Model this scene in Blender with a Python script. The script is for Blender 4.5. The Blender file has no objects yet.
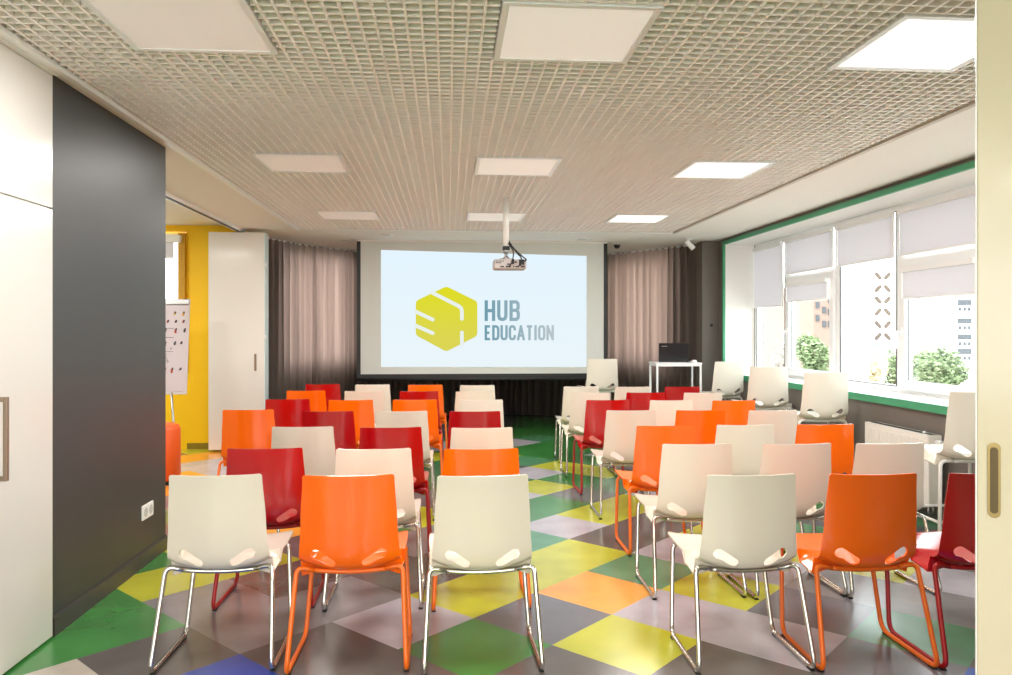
import bpy, bmesh, math, random
from mathutils import Vector, Matrix
from mathutils.geometry import delaunay_2d_cdt
random.seed(7)
scn = bpy.context.scene
COL = scn.collection
PI = math.pi

# ------------------------------------------------------------------ helpers
def lin(c):
    c = c / 255.0
    return c / 12.92 if c <= 0.04045 else ((c + 0.055) / 1.055) ** 2.4
def rgb(r, g, b): return (lin(r), lin(g), lin(b), 1.0)

def mat(name, col, rough=0.5, metal=0.0, coat=0.0, noise=0.0, nscale=8.0, bump=0.0, spec=0.5, emit=None, emit_s=0.0):
    m = bpy.data.materials.new(name); m.use_nodes = True
    nt = m.node_tree; b = nt.nodes['Principled BSDF']
    b.inputs['Base Color'].default_value = col
    b.inputs['Roughness'].default_value = rough
    b.inputs['Metallic'].default_value = metal
    b.inputs['Coat Weight'].default_value = coat
    b.inputs['Coat Roughness'].default_value = 0.1 if 'tile' not in name else 0.22
    b.inputs['Specular IOR Level'].default_value = spec
    if emit:
        b.inputs['Emission Color'].default_value = emit
        b.inputs['Emission Strength'].default_value = emit_s
    if noise or bump:
        tc = nt.nodes.new('ShaderNodeTexCoord'); n = nt.nodes.new('ShaderNodeTexNoise')
        n.inputs['Scale'].default_value = nscale; n.inputs['Detail'].default_value = 5
        nt.links.new(tc.outputs['Object'], n.inputs['Vector'])
        if noise:
            mx = nt.nodes.new('ShaderNodeMix'); mx.data_type = 'RGBA'; mx.blend_type = 'MULTIPLY'
            mr = nt.nodes.new('ShaderNodeMapRange')
            mr.inputs['From Min'].default_value = 0.3; mr.inputs['From Max'].default_value = 0.7
            mr.inputs['To Min'].default_value = 1 - noise; mr.inputs['To Max'].default_value = 1 + noise * 0.4
            nt.links.new(n.outputs['Fac'], mr.inputs['Value'])
            mx.inputs[0].default_value = 1.0; mx.inputs[6].default_value = col
            nt.links.new(mr.outputs['Result'], mx.inputs[7])
            nt.links.new(mx.outputs[2], b.inputs['Base Color'])
        if bump:
            bp = nt.nodes.new('ShaderNodeBump'); bp.inputs['Strength'].default_value = bump
            bp.inputs['Distance'].default_value = 0.01
            nt.links.new(n.outputs['Fac'], bp.inputs['Height']); nt.links.new(bp.outputs['Normal'], b.inputs['Normal'])
    return m

def fabric(name, col, trans, tcol=None, weave=0.0):
    m = bpy.data.materials.new(name); m.use_nodes = True
    nt = m.node_tree; nt.nodes.clear()
    o = nt.nodes.new('ShaderNodeOutputMaterial'); d = nt.nodes.new('ShaderNodeBsdfDiffuse')
    t = nt.nodes.new('ShaderNodeBsdfTranslucent'); mx = nt.nodes.new('ShaderNodeMixShader')
    d.inputs['Color'].default_value = col; t.inputs['Color'].default_value = tcol or col
    mx.inputs[0].default_value = trans
    nt.links.new(d.outputs[0], mx.inputs[1]); nt.links.new(t.outputs[0], mx.inputs[2])
    nt.links.new(mx.outputs[0], o.inputs['Surface'])
    if weave:
        tc = nt.nodes.new('ShaderNodeTexCoord'); n = nt.nodes.new('ShaderNodeTexNoise')
        n.inputs['Scale'].default_value = 60; nt.links.new(tc.outputs['Object'], n.inputs['Vector'])
        b = nt.nodes.new('ShaderNodeBump'); b.inputs['Strength'].default_value = weave
        b.inputs['Distance'].default_value = 0.005
        nt.links.new(n.outputs['Fac'], b.inputs['Height']); nt.links.new(b.outputs['Normal'], d.inputs['Normal'])
    return m

def glass_mat(name, tint=(0.93, 0.97, 0.97, 1)):
    m = bpy.data.materials.new(name); m.use_nodes = True
    nt = m.node_tree; nt.nodes.clear()
    o = nt.nodes.new('ShaderNodeOutputMaterial'); t = nt.nodes.new('ShaderNodeBsdfTransparent')
    g = nt.nodes.new('ShaderNodeBsdfGlossy'); mx = nt.nodes.new('ShaderNodeMixShader')
    t.inputs['Color'].default_value = tint; g.inputs['Roughness'].default_value = 0.02
    mx.inputs[0].default_value = 0.05
    nt.links.new(t.outputs[0], mx.inputs[1]); nt.links.new(g.outputs[0], mx.inputs[2])
    nt.links.new(mx.outputs[0], o.inputs['Surface'])
    return m

class MB:
    """collects shapes in one bmesh"""
    def __init__(s): s.bm = bmesh.new(); s.mi = 0
    def face(s, vs):
        try:
            f = s.bm.faces.new(vs); f.material_index = s.mi; return f
        except ValueError: return None
    def box(s, x0, x1, y0, y1, z0, z1, rot=None):
        p = [Vector((x, y, z)) for z in (z0, z1) for y in (y0, y1) for x in (x0, x1)]
        if rot: p = [rot @ q for q in p]
        v = [s.bm.verts.new(q) for q in p]
        for a in ((0, 2, 3, 1), (4, 5, 7, 6), (0, 1, 5, 4), (2, 6, 7, 3), (0, 4, 6, 2), (1, 3, 7, 5)):
            s.face([v[i] for i in a])
        return s
    def tube(s, pts, r, n=10, closed=False, r2=None):
        pts = [Vector(p) for p in pts]; rings = []; N = len(pts)
        prev = None
        for i, p in enumerate(pts):
            a = pts[(i - 1) % N] if (i > 0 or closed) else p
            b = pts[(i + 1) % N] if (i < N - 1 or closed) else p
            d = (b - a).normalized()
            if prev is None:
                u = d.cross(Vector((0, 0, 1)))
                if u.length < 1e-3: u = d.cross(Vector((1, 0, 0)))
            else: u = prev - d * prev.dot(d)
            u.normalize(); prev = u; w = d.cross(u)
            rr = r if r2 is None else r + (r2 - r) * i / (N - 1)
            rings.append([s.bm.verts.new(p + u * rr * math.cos(2 * PI * k / n) + w * rr * math.sin(2 * PI * k / n)) for k in range(n)])
        M = N if closed else N - 1
        for i in range(M):
            A, B = rings[i], rings[(i + 1) % N]
            for k in range(n): 
                f = s.face([A[k], A[(k + 1) % n], B[(k + 1) % n], B[k]])
                if f: f.smooth = True
        if not closed:
            s.face(rings[0][::-1]); s.face(rings[-1])
        return s
    def lathe(s, prof, cx=0, cy=0, n=24, axis='z', base=(0, 0, 0)):
        rings = []
        for (r, h) in prof:
            ring = []
            for k in range(n):
                a = 2 * PI * k / n
                if axis == 'z': q = (cx + r * math.cos(a), cy + r * math.sin(a), h)
                elif axis == 'y': q = (base[0] + r * math.cos(a), base[1] + h, base[2] + r * math.sin(a))
                else: q = (base[0] + h, base[1] + r * math.cos(a), base[2] + r * math.sin(a))
                ring.append(s.bm.verts.new(q))
            rings.append(ring)
        for A, B in zip(rings, rings[1:]):
            for k in range(n):
                f = s.face([A[k], A[(k + 1) % n], B[(k + 1) % n], B[k]])
                if f: f.smooth = True
        s.face(rings[0][::-1]); s.face(rings[-1])
        return s
    def prism(s, poly, d, M=None):
        """poly: list of (x,z) in the xz-plane, extruded from y=0 to y=d, transformed by M"""
        M = M or Matrix.Identity(4)
        a = [s.bm.verts.new(M @ Vector((x, 0, z))) for x, z in poly]
        b = [s.bm.verts.new(M @ Vector((x, d, z))) for x, z in poly]
        s.face(a); s.face(b[::-1]); n = len(poly)
        for i in range(n): s.face([a[(i + 1) % n], a[i], b[i], b[(i + 1) % n]])
        return s
    def build(s, name, m, parent=None, bevel=0.0, loc=None, seg=2):
        bmesh.ops.recalc_face_normals(s.bm, faces=s.bm.faces)
        if bevel:
            ed = [e for e in s.bm.edges if len(e.link_faces) == 2 and e.calc_face_angle(0) > 0.6]
            bmesh.ops.bevel(s.bm, geom=ed, offset=bevel, segments=seg, affect='EDGES', profile=0.5, clamp_overlap=True)
        me = bpy.data.meshes.new(name); s.bm.to_mesh(me); s.bm.free()
        for q in (m if isinstance(m, (list, tuple)) else [m]): me.materials.append(q)
        o = bpy.data.objects.new(name, me); COL.objects.link(o)
        if parent: o.parent = parent
        if loc: o.location = loc
        return o

def tag(o, label=None, cat=None, group=None, kind=None):
    if label: o['label'] = label
    if cat: o['category'] = cat
    if group: o['group'] = group
    if kind: o['kind'] = kind
    return o
def empty(name, loc, rz=0.0, label=None, cat=None, group=None):
    o = bpy.data.objects.new(name, None); COL.objects.link(o); o.location = loc; o.rotation_euler = (0, 0, rz)
    o.empty_display_size = 0.1
    return tag(o, label, cat, group)
def structure(o): o['kind'] = 'structure'; return o
def copy_tree(o, parent=None):
    c = o.copy(); COL.objects.link(c)
    if parent: c.parent = parent
    for ch in list(o.children): copy_tree(ch, c)
    return c
def fillet(pts, r, n=6):
    pts = [Vector(p) for p in pts]; out = [pts[0]]
    for i in range(1, len(pts) - 1):
        a, b, c = pts[i - 1], pts[i], pts[i + 1]
        u = (a - b).normalized(); v = (c - b).normalized()
        t = min(r, (a - b).length * .48, (c - b).length * .48)
        p, q = b + u * t, b + v * t
        for k in range(n + 1):
            f = k / n
            out.append(p * (1 - f) ** 2 + b * 2 * f * (1 - f) + q * f * f)
    out.append(pts[-1]); return out
def catmull(P, per=8):
    P = [Vector(p) for p in P]; out = []
    Q = [P[0] * 2 - P[1]] + P + [P[-1] * 2 - P[-2]]
    for i in range(1, len(Q) - 2):
        a, b, c, d = Q[i - 1:i + 3]
        for k in range(per):
            t = k / per
            out.append(0.5 * ((2 * b) + (c - a) * t + (2 * a - 5 * b + 4 * c - d) * t * t + (3 * b - a - 3 * c + d) * t ** 3))
    out.append(P[-1]); return out

# ------------------------------------------------------------------ camera
H_CAM, YAW, FPX, Y0 = 1.43, math.radians(4.33), 765.0, 330.5
cam = bpy.data.cameras.new('camera'); co = bpy.data.objects.new('camera', cam); COL.objects.link(co)
co.location = (0, 0, H_CAM); co.rotation_euler = (PI / 2, 0, -YAW)
cam.sensor_width = 36; cam.lens = FPX / 1012 * 36
cam.shift_y = -(337.5 - Y0) / 1012
cam.clip_start = 0.05; cam.clip_end = 500
scn.camera = co
scn.view_settings.view_transform = 'Standard'; scn.view_settings.look = 'None'
scn.view_settings.gamma = 1.0; scn.view_settings.use_curve_mapping = False
scn.view_settings.exposure = 0.66
CY, SY = math.cos(YAW), math.sin(YAW)
def ray(u, v):
    a = (u - 506) / FPX; return CY * a + SY, CY - SY * a, -(v - Y0) / FPX
def atZ(u, v, z):
    X, Y, Z = ray(u, v); t = (z - H_CAM) / Z; return X * t, Y * t

# ------------------------------------------------------------------ materials
M = {}
M['closet'] = mat('glossy_white_panel', rgb(222, 219, 213), 0.22, coat=0.2)
M['door_cream'] = mat('cream_gloss_panel', rgb(208, 195, 170), 0.2, coat=0.3)
M['dark_wall'] = mat('dark_grey_board', rgb(60, 62, 62), 0.45, noise=.06, nscale=3)
M['grey_wall'] = mat('dark_taupe_paint', rgb(108, 101, 94), 0.55)
M['white_paint'] = mat('white_paint', rgb(232, 230, 226), 0.7)
M['ceil'] = mat('ceiling_paint', rgb(233, 228, 222), 0.8)
M['grid'] = mat('painted_grid_metal', rgb(247, 241, 236), 0.45)
M['plenum'] = mat('plenum_slab', rgb(112, 106, 98), 0.9)
M['trim_white'] = mat('white_trim', rgb(238, 238, 236), 0.4)
M['green'] = mat('green_edge_paint', rgb(62, 152, 110), 0.4)
M['pvc'] = mat('white_plastic_frame', rgb(238, 238, 238), 0.3)
M['seal'] = mat('dark_rubber_seal', rgb(60, 62, 62), 0.6)
M['blind'] = fabric('roller_blind_fabric', rgb(226, 224, 228), 0.42, rgb(214, 211, 214), weave=.1)
M['curtain'] = fabric('taupe_curtain_fabric', rgb(112, 104, 98), 0.5, rgb(180, 154, 142), weave=.3)
M['yellow'] = mat('yellow_paint', rgb(255, 206, 0), 0.6)
M['glass'] = glass_mat('window_glass')
M['black'] = mat('matt_black', rgb(28, 27, 27), 0.5)
M['screen'] = mat('matt_screen_cloth', rgb(205, 206, 200), 0.9)
M['chrome'] = mat('chrome', rgb(215, 212, 205), 0.16, metal=1.0)
M['white_tube'] = mat('white_painted_tube', rgb(230, 228, 222), 0.3)
M['rubber'] = mat('black_rubber', rgb(30, 30, 30), 0.7)
M['silver'] = mat('brushed_silver', rgb(170, 170, 170), 0.35, metal=.9)
M['bronze'] = mat('satin_bronze', rgb(150, 130, 112), 0.35, metal=.6)
M['brass'] = mat('aged_brass', rgb(150, 128, 84), 0.35, metal=.8)
M['brass_dark'] = mat('dark_brass_recess', rgb(92, 76, 50), 0.45, metal=.6)
M['radiator'] = mat('radiator_enamel', rgb(236, 232, 224), 0.35)
SH = {'white': mat('white_shell_plastic', rgb(228, 219, 204), 0.2, coat=.4),
      'orange': mat('orange_shell_plastic', rgb(255, 106, 0), 0.2, coat=.3),
      'red': mat('red_shell_plastic', rgb(176, 3, 12), 0.18, coat=.25)}
FR = {'white': M['chrome'], 'orange': mat('orange_painted_tube', rgb(240, 110, 20), 0.3),
      'red': mat('red_painted_tube', rgb(165, 14, 20), 0.3)}
tile_cols = {'D': (98, 92, 89), 'M': (136, 130, 132), 'L': (188, 181, 189), 'Y': (196, 196, 52), 'G': (62, 134, 62),
             'T': (86, 148, 104), 'O': (248, 166, 62), 'B': (52, 82, 170), 'W': (196, 186, 174), 'S': (110, 108, 114)}
TM = {k: mat('linoleum_' + k.lower() + '_tile', rgb(*c), 0.24, coat=.3, noise=.16, nscale=4, bump=.012, spec=.6) for k, c in tile_cols.items()}

# ------------------------------------------------------------------ floor
TILES = {(-5, -2): 'W', (-5, -3): 'G', (-4, -3): 'G', (-4, -4): 'G', (-3, -4): 'Y', (-2, -4): 'Y', (-1, -5): 'O', (0, -5): 'O', (-2, -5): 'Y',
 (0, -10): 'O', (-1, -9): 'O', (3, -12): 'Y', (3, -13): 'Y', (2, -13): 'Y', (2, -12): 'O', (1, -12): 'O', (1, -11): 'L', (2, -11): 'L', (1, -10): 'L',
 (-3, -3): 'M', (-2, -3): 'D', (-3, -2): 'M', (-2, -2): 'M', (-3, -1): 'D', (-2, -1): 'L', (-1, -2): 'D', (-1, -3): 'D', (-3, 0): 'D',
 (-4, -1): 'B', (-4, -2): 'D', (-5, -1): 'D', (-4, 0): 'D', (-2, 0): 'G', (-1, -1): 'Y', (0, -1): 'Y', (1, -1): 'Y', (0, -2): 'D', (1, -2): 'T',
 (0, -3): 'M', (1, -3): 'M', (1, -4): 'Y', (0, -4): 'G', (-1, 0): 'S', (0, 0): 'O', (-1, 1): 'Y', (-2, 1): 'D', (0, 1): 'L', (1, 0): 'T',
 (1, 1): 'Y', (0, 2): 'L', (1, 2): 'S', (-1, 2): 'D', (-1, 3): 'D', (0, 3): 'S', (1, 3): 'T', (0, 4): 'B', (-2, 2): 'D', (2, 0): 'L', (3, 0): 'Y', (2, 1): 'L',
 (2, -1): 'D', (3, -1): 'D', (3, -2): 'Y', (4, -2): 'Y', (2, -2): 'L', (3, -3): 'G', (2, -3): 'G', (4, -3): 'S', (4, -4): 'Y', (3, -4): 'L',
 (5, -4): 'G', (5, -5): 'L', (6, -5): 'Y', (6, -4): 'Y', (5, -3): 'T', (5, -2): 'L', (6, -3): 'T', (7, -4): 'M', (7, -5): 'G', (6, -6): 'T',
 (7, -6): 'G', (7, -7): 'G', (8, -7): 'G', (8, -8): 'L', (9, -8): 'T', (8, -6): 'G', (8, -5): 'L', (7, -8): 'G', (9, -7): 'G', (9, -9): 'G',
 (10, -8): 'G', (10, -9): 'G', (10, -7): 'G', (9, -6): 'G', (11, -8): 'G', (11, -9): 'G', (12, -9): 'G', (10, -10): 'G', (11, -10): 'G', (9, -10): 'G', (12, -8): 'G',
 (2, 2): 'M', (3, 2): 'Y', (3, 1): 'Y', (2, 3): 'M', (3, 3): 'L', (4, 0): 'L', (4, 1): 'T', (5, 0): 'G', (4, -1): 'L', (4, 2): 'L',
 (5, -8): 'Y', (4, -7): 'T', (3, -7): 'G', (3, -6): 'T', (2, -5): 'M', (2, -4): 'M', (6, -8): 'G', (5, -7): 'G', (4, -6): 'T'}
def make_floor():
    tx, tz, s, r, sk = 0.4755, 4.1524, 0.49146, -0.0058, 1.0063
    keys = list(TM.keys()); bm = bmesh.new(); vs = {}
    def vert(a, b):
        if (a, b) not in vs:
            x = s * (a + b) / 2 ** .5; y = s * (a - b) / 2 ** .5 * sk
            vs[(a, b)] = bm.verts.new((tx + x * math.cos(r) - y * math.sin(r), tz + x * math.sin(r) + y * math.cos(r), 0))
        return vs[(a, b)]
    rnd = random.Random(3)
    for i in range(-26, 26):
        for j in range(-26, 26):
            x = tx + s * (i + j + 1) / 2 ** .5; y = tz + s * (i - j) / 2 ** .5
            if not (-7 < x < 5 and -8 < y < 14.5): continue
            f = bm.faces.new([vert(i, j), vert(i, j + 1), vert(i + 1, j + 1), vert(i + 1, j)])
            c = TILES.get((i, j)) or rnd.choice('DDMLYGTSG')
            f.material_index = keys.index(c)
    for co_, no in (((-6.2, 0, 0), (-1, 0, 0)), ((3.7, 0, 0), (1, 0, 0)), ((0, -6.2, 0), (0, -1, 0)), ((0, 13.4, 0), (0, 1, 0))):
        bmesh.ops.bisect_plane(bm, geom=bm.verts[:] + bm.edges[:] + bm.faces[:], plane_co=co_, plane_no=no, clear_outer=True)
    bmesh.ops.recalc_face_normals(bm, faces=bm.faces)
    if bm.faces[:] and bm.faces[:][0].normal.z < 0: bmesh.ops.reverse_faces(bm, faces=bm.faces)
    r_ = bmesh.ops.extrude_face_region(bm, geom=bm.faces[:])
    for v in [g for g in r_['geom'] if isinstance(g, bmesh.types.BMVert)]: pass
    me = bpy.data.meshes.new('floor')
    for v in bm.verts: pass
    # lower copy gives the slab its thickness
    newv = set(g for g in r_['geom'] if isinstance(g, bmesh.types.BMVert))
    for v in bm.verts:
        if v not in newv: v.co.z -= 0.08
    bmesh.ops.recalc_face_normals(bm, faces=bm.faces)
    bm.to_mesh(me); bm.free()
    for k in keys: me.materials.append(TM[k])
    o = bpy.data.objects.new('floor', me); COL.objects.link(o); structure(o)
make_floor()

# ------------------------------------------------------------------ ceiling: lamps and open-cell grid
ZC = 2.63
LX, LS, LZ = 0.198, 1.53, (2.78, 5.287, 7.779)
lamps = [(LX + i * LS, y, i, j) for j, y in enumerate(LZ) for i in (-1, 0, 1)]
GX0, GX1, GY0, GY1 = -1.75, 2.745, 2.05, 9.16
def grid():
    b = MB(); w, h, p = 0.0105, 0.040, 0.06
    rects = [(x - .004, x + .604, y - .004, y + .604) for x, y, _, _ in lamps]
    n = int((GX0 - LX) / p)
    x = LX + n * p
    while x < GX1:
        segs = [(GY0, GY1)]
        for (a, c, d, e) in rects:
            if a - .002 < x < c + .002:
                segs = [q for (s0, s1) in segs for q in ((s0, min(s1, d)), (max(s0, e), s1)) if q[1] - q[0] > .01]
        for s0, s1 in segs: b.box(x - w / 2, x + w / 2, s0, s1, ZC, ZC + h)
        x += p
    y = LZ[1] + int((GY0 - LZ[1]) / p) * p
    while y < GY1:
        segs = [(GX0, GX1)]
        for (a, c, d, e) in rects:
            if d - .002 < y < e + .002:
                segs = [q for (s0, s1) in segs for q in ((s0, min(s1, a)), (max(s0, c), s1)) if q[1] - q[0] > .01]
        for s0, s1 in segs: b.box(s0, s1, y - w / 2, y + w / 2, ZC + .001, ZC + h - .001)
        y += p
    o = b.build('ceiling_grid', M['grid']); structure(o)
grid()
b = MB(); b.box(-2.42, 3.62, 1.9, 13.3, 2.80, 2.88)
structure(b.build('ceiling_slab', M['plenum']))
b = MB()
b.box(-1.95, GX0 - .005, 1.9, 9.2, ZC, ZC + .165)       # left strip above the closet and dark wall
b.box(-2.42, -1.95, 5.165, 9.2, ZC + .001, ZC + .165)
b.box(GX1 + .005, 3.62, 1.9, 9.2, ZC + .001, ZC + .165)
b.box(-2.42, 3.75, 9.17, 13.3, ZC, ZC + .164)
structure(b.build('ceiling', M['ceil']))
b = MB()
b.box(-1.80, GX0, 1.95, 9.2, ZC - .014, ZC + .0)
b.box(-1.765, GX0, 1.95, 9.2, ZC - .022, ZC - .0141)
structure(b.build('trim_1', M['trim_white']))
b = MB(); b.box(GX1, GX1 + .035, 1.95, 9.2, ZC - .014, ZC)
structure(b.build('trim_2', mat('beige_trim', rgb(190, 178, 165), .5)))
b = MB(); b.box(GX0, GX1 + .035, 9.16, 9.2, ZC - .012, ZC)
structure(b.build('trim_3', M['trim_white']))

diff_m = mat('lamp_diffuser', rgb(235, 230, 226), 0.5, emit=(1.0, .95, .9, 1), emit_s=0.18)
diff_r = mat('lamp_diffuser_window_lit', rgb(240, 240, 238), 0.4, emit=(1, 1, 1, 1), emit_s=0.45)
diff_l = mat('lamp_diffuser_shade_side', rgb(225, 216, 210), 0.5, emit=(1.0, .95, .9, 1), emit_s=0.12)
lampmats = {-1: diff_l, 0: diff_m, 1: diff_r}  # tone and glow per column stand in for window light on unlit panels
cn = {-1: 'left', 0: 'middle', 1: 'window side'}; rn = ['nearest the camera', 'second from the camera', 'nearest the projector screen']
for x, y, i, j in lamps:
    t = empty('ceiling_light', (x + .3, y + .3, ZC), 0, f'square flat ceiling light panel in the {cn[i]} column, {rn[j]}', 'ceiling light', 'square light panels in the grid ceiling')
    f = MB(); o_, i_ = .298, .272
    for q in ((-o_, o_, -o_, -i_), (-o_, o_, i_, o_), (-o_, -i_, -i_, i_), (i_, o_, -i_, i_)): f.box(*q, -.006, .04)
    f.build('frame', M['pvc'], t)
    f = MB(); f.box(-i_, i_, -i_, i_, -.001, .03); f.build('diffuser', lampmats[i], t)
    f = MB(); f.box(-.27, .27, -.27, .27, .04, .10); f.build('housing', M['grid'], t)

# downlights in the plain ceiling
for k, (u, v, lb) in enumerate(((386, 234.6, 'flush round downlight in the plain ceiling left above the projector screen'),
                  (582, 239, 'flush round downlight in the plain ceiling right above the projector screen'),
                  (345, 240, 'white round downlight in the ceiling above the left curtain'))):
    x, y = atZ(u, v, ZC); t = empty('downlight', (x, y, ZC), 0, lb, 'downlight', 'round downlights in the plain ceiling')
    r = .085 if k < 2 else .07
    f = MB(); f.lathe([(r * .75, -.002), (r, -.006), (r, 0)]); f.build('ring', M['pvc'], t)
    f = MB(); f.lathe([(r * .7, -.0045), (r * .74, -.0045), (r * .74, -.001)]); f.build('lens', M['screen'], t)
x, y = atZ(617, 245, ZC)
t = empty('smoke_detector', (x, y, ZC), 0, 'tiny dark ceiling sensor beside the right edge of the projector screen', 'sensor')
f = MB(); f.lathe([(.02, -.05), (.035, -.035), (.045, -.012), (.045, 0)]); f.build('sensor_body', M['black'], t)
x, y = atZ(689, 238.5, ZC)
t = empty('ceiling_camera', (x, y, ZC), 0, 'small white ceiling camera tilted down at the top of the right curtain', 'camera')
f = MB(); f.lathe([(.035, -.02), (.035, 0)]); f.build('mount', M['pvc'], t)
f = MB(); f.tube([(0, 0, -.02), (0, 0, -.055)], .012); f.build('bracket', M['pvc'], t)
f = MB(); f.tube([(-.045, -.02, -.035), (-.03, -.02, -.05), (.045, -.03, -.13), (.05, -.03, -.135)], .034, 14); f.build('camera_body', M['pvc'], t)

# ------------------------------------------------------------------ left side: cupboard, dark wall
t = empty('wall_cupboard', (-2.04, 2.3, 0), 0, 'tall white glossy built-in cupboard at the left edge of the photo', 'cupboard')
f = MB(); f.box(-.20, .19, -1.4, 1.385, 0.0, 2.61); f.build('body', M['white_paint'], t)
f = MB(); f.box(.19, .21, .005, 1.4, 0.012, 1.992); d_ = f.build('door', M['closet'], t, .002)
f = MB(); f.box(.19, .21, -1.4, -.005, 0.012, 1.992); f.build('door', M['closet'], t, .002)
f = MB(); f.box(.19, .21, .005, 1.4, 1.998, 2.612); f.build('upper_door', M['closet'], t, .002)
f = MB(); f.box(.19, .21, -1.4, -.005, 1.998, 2.612); f.build('upper_door', M['closet'], t, .002)
f = MB()
f.box(.262, .277, .905, .925, .825, 1.163)
f.box(.21, .262, .905, .925, .825, .845); f.box(.21, .262, .905, .925, 1.143, 1.163)
f.build('handle', M['bronze'], d_, .002)
b = MB(); b.box(-2.0, -1.845, 3.72, 5.165, 0, ZC - .002); structure(b.build('wall_left', M['dark_wall']))
b = MB(); b.box(-2.2, -1.86, 3.70, 3.72, 0, ZC - .002); structure(b.build('trim_4', M['black']))
b = MB(); b.box(-1.845, -1.831, 3.72, 5.165, 0, .085); b.box(-1.845, -1.836, 3.72, 5.165, .085, .092); structure(b.build('baseboard_left', mat('dark_baseboard', rgb(66, 64, 62), .4)))
b = MB(); b.box(-1.98, -1.80, 0.9, 3.70, 2.614, ZC - .001); structure(b.build('trim_5', M['trim_white']))
t = empty('power_socket', (-1.845, 4.85, .325), 0, 'white double power socket low on the dark grey wall', 'socket')
f = MB(); f.box(0, .010, -.085, .085, -.045, .045); f.build('plate', M['pvc'], t, .004)
for k in (-1, 1):
    f = MB(); f.lathe([(.028, .0105), (.028, .012), (.02, .012), (.019, .0102)], axis='x', base=(0, k * .04, 0)); f.build('socket_well', mat('socket_grey', rgb(190, 190, 190), .5), t)

# ------------------------------------------------------------------ side room on the left
b = MB()
b.box(-6.2, -4.3, 9.5, 9.75, 0, 2.75); b.box(-3.15, -2.42, 9.5, 9.75, 0, 2.75)
b.box(-4.3, -3.15, 9.5, 9.75, 0, .97); b.box(-4.3, -3.15, 9.5, 9.75, 2.62, 2.75)
structure(b.build('wall_side_room_end', M['yellow']))
b = MB(); b.box(-6.3, -6.2, 3.5, 9.75, 0, 2.75); b.box(-6.2, -2.25, 3.4, 3.5, 0, 2.75); structure(b.build('wall_side_room_left', M['white_paint']))
b = MB(); b.box(-6.2, -2.42, 3.5, 9.75, 2.70, 2.78); b.box(-2.42, -2.0, 3.5, 5.165, 2.7, 2.78); structure(b.build('ceiling_side_room', M['ceil']))
b = MB(); b.box(-3.14, -2.5, 9.488, 9.5, 0, .07); structure(b.build('baseboard_side_room', mat('olive_baseboard', rgb(140, 120, 30), .5)))
b = MB(); b.box(-3.23, -3.15, 9.44, 9.5, .97, 2.6); structure(b.build('trim_6', mat('shaded_yellow_reveal', rgb(196, 148, 30), .6)))  # darker yellow paints in the weaker light on the window reveal
t = structure(MB().box(-4.3, -3.23, 9.68, 9.72, .97, 1.03).box(-4.3, -3.23, 9.68, 9.72, 2.56, 2.62).box(-3.29, -3.23, 9.68, 9.72, 1.03, 2.56).box(-3.8, -3.75, 9.68, 9.72, 1.03, 2.56).build('window_1', M['pvc']))
MB().box(-4.3, -3.29, 9.695, 9.70, 1.03, 2.56).build('glass', M['glass'], t)
t = empty('roller_blind', (-3.75, 9.42, 2.5), 0, 'rolled-up white roller blind above the window of the yellow side room', 'roller blind')
f = MB(); f.box(-.55, .57, -.04, .05, -.02, .07); f.build('cassette', M['pvc'], t, .01)
f = MB(); f.box(-.53, .48, -.005, .0, -.19, -.02); f.build('fabric', M['blind'], t)
f = MB(); f.box(-.53, .48, -.012, .008, -.21, -.19); f.build('bottom_rail', M['pvc'], t)

# folding partition and its overhead rail
b = MB(); b.box(-2.50, -2.42, 5.165, 9.42, ZC - .03, ZC + .16); b.box(-2.56, -2.50, 5.165, 9.42, ZC + .01, ZC + .16)
structure(b.build('trim_7', M['trim_white']))
b = MB(); b.box(-2.475, -2.445, 5.165, 9.2, ZC - .036, ZC - .03); structure(b.build('trim_8', M['seal']))
t = empty('folding_partition', (-2.48, 9.2, 0), 0, 'stack of white folding partition panels with a recessed pull beside the left curtain', 'folding partition')
for k in range(4):
    y = k * .047
    f = MB(); f.box(-.32, .32, y, y + .04, .03, 2.585); p_ = f.build('panel', M['closet'], t, .003)
    f = MB(); f.box(.319, .330, y + .004, y + .036, .03, 2.585); f.build('edge_strip', mat('pale_edge_strip', rgb(205, 222, 222), .4), p_)
    if k == 0:
        f = MB(); f.box(.205, .232, -.004, .0, .955, 1.155); f.build('recessed_pull', M['bronze'], p_, .0015)
        for z in (2.2, 1.35, .4):
            f = MB(); f.tube([(.335, .0, z - .03), (.335, .0, z + .03)], .008); f.build('hinge', M['pvc'], p_)

# flip chart
t = empty('flip_chart', (-3.09, 8.25, 0), 0.10, 'white flip chart easel with notes standing before the yellow wall', 'flip chart')
RX = Matrix.Rotation(math.radians(-9), 4, 'X')
f = MB(); f.box(-.35, .35, 0, .02, .0, 1.02, Matrix.Translation((0, -.02, .76)) @ RX); bd = f.build('board', mat('board_grey_white', rgb(205, 200, 200), .5), t, .003)
f = MB(); f.box(-.34, .345, -.014, .0, .96, 1.015, Matrix.Translation((0, -.02, .76)) @ RX); f.build('clamp_bar', M['silver'], t, .004)
sheet_m = mat('paper_sheet', rgb(200, 190, 194), .8)
f = MB(); f.box(-.335, .335, -.004, -.001, .03, .95, Matrix.Translation((0, -.02, .76)) @ RX); sh = f.build('paper_pad', sheet_m, t)
ink = mat('ink_marks', rgb(70, 66, 70), .8); ink_r = mat('sticker_red', rgb(170, 70, 50), .8); ink_y = mat('sticker_ochre', rgb(190, 150, 60), .8)
f = MB(); Mx = Matrix.Translation((0, -.02, .76)) @ RX; rr = random.Random(5)
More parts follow.
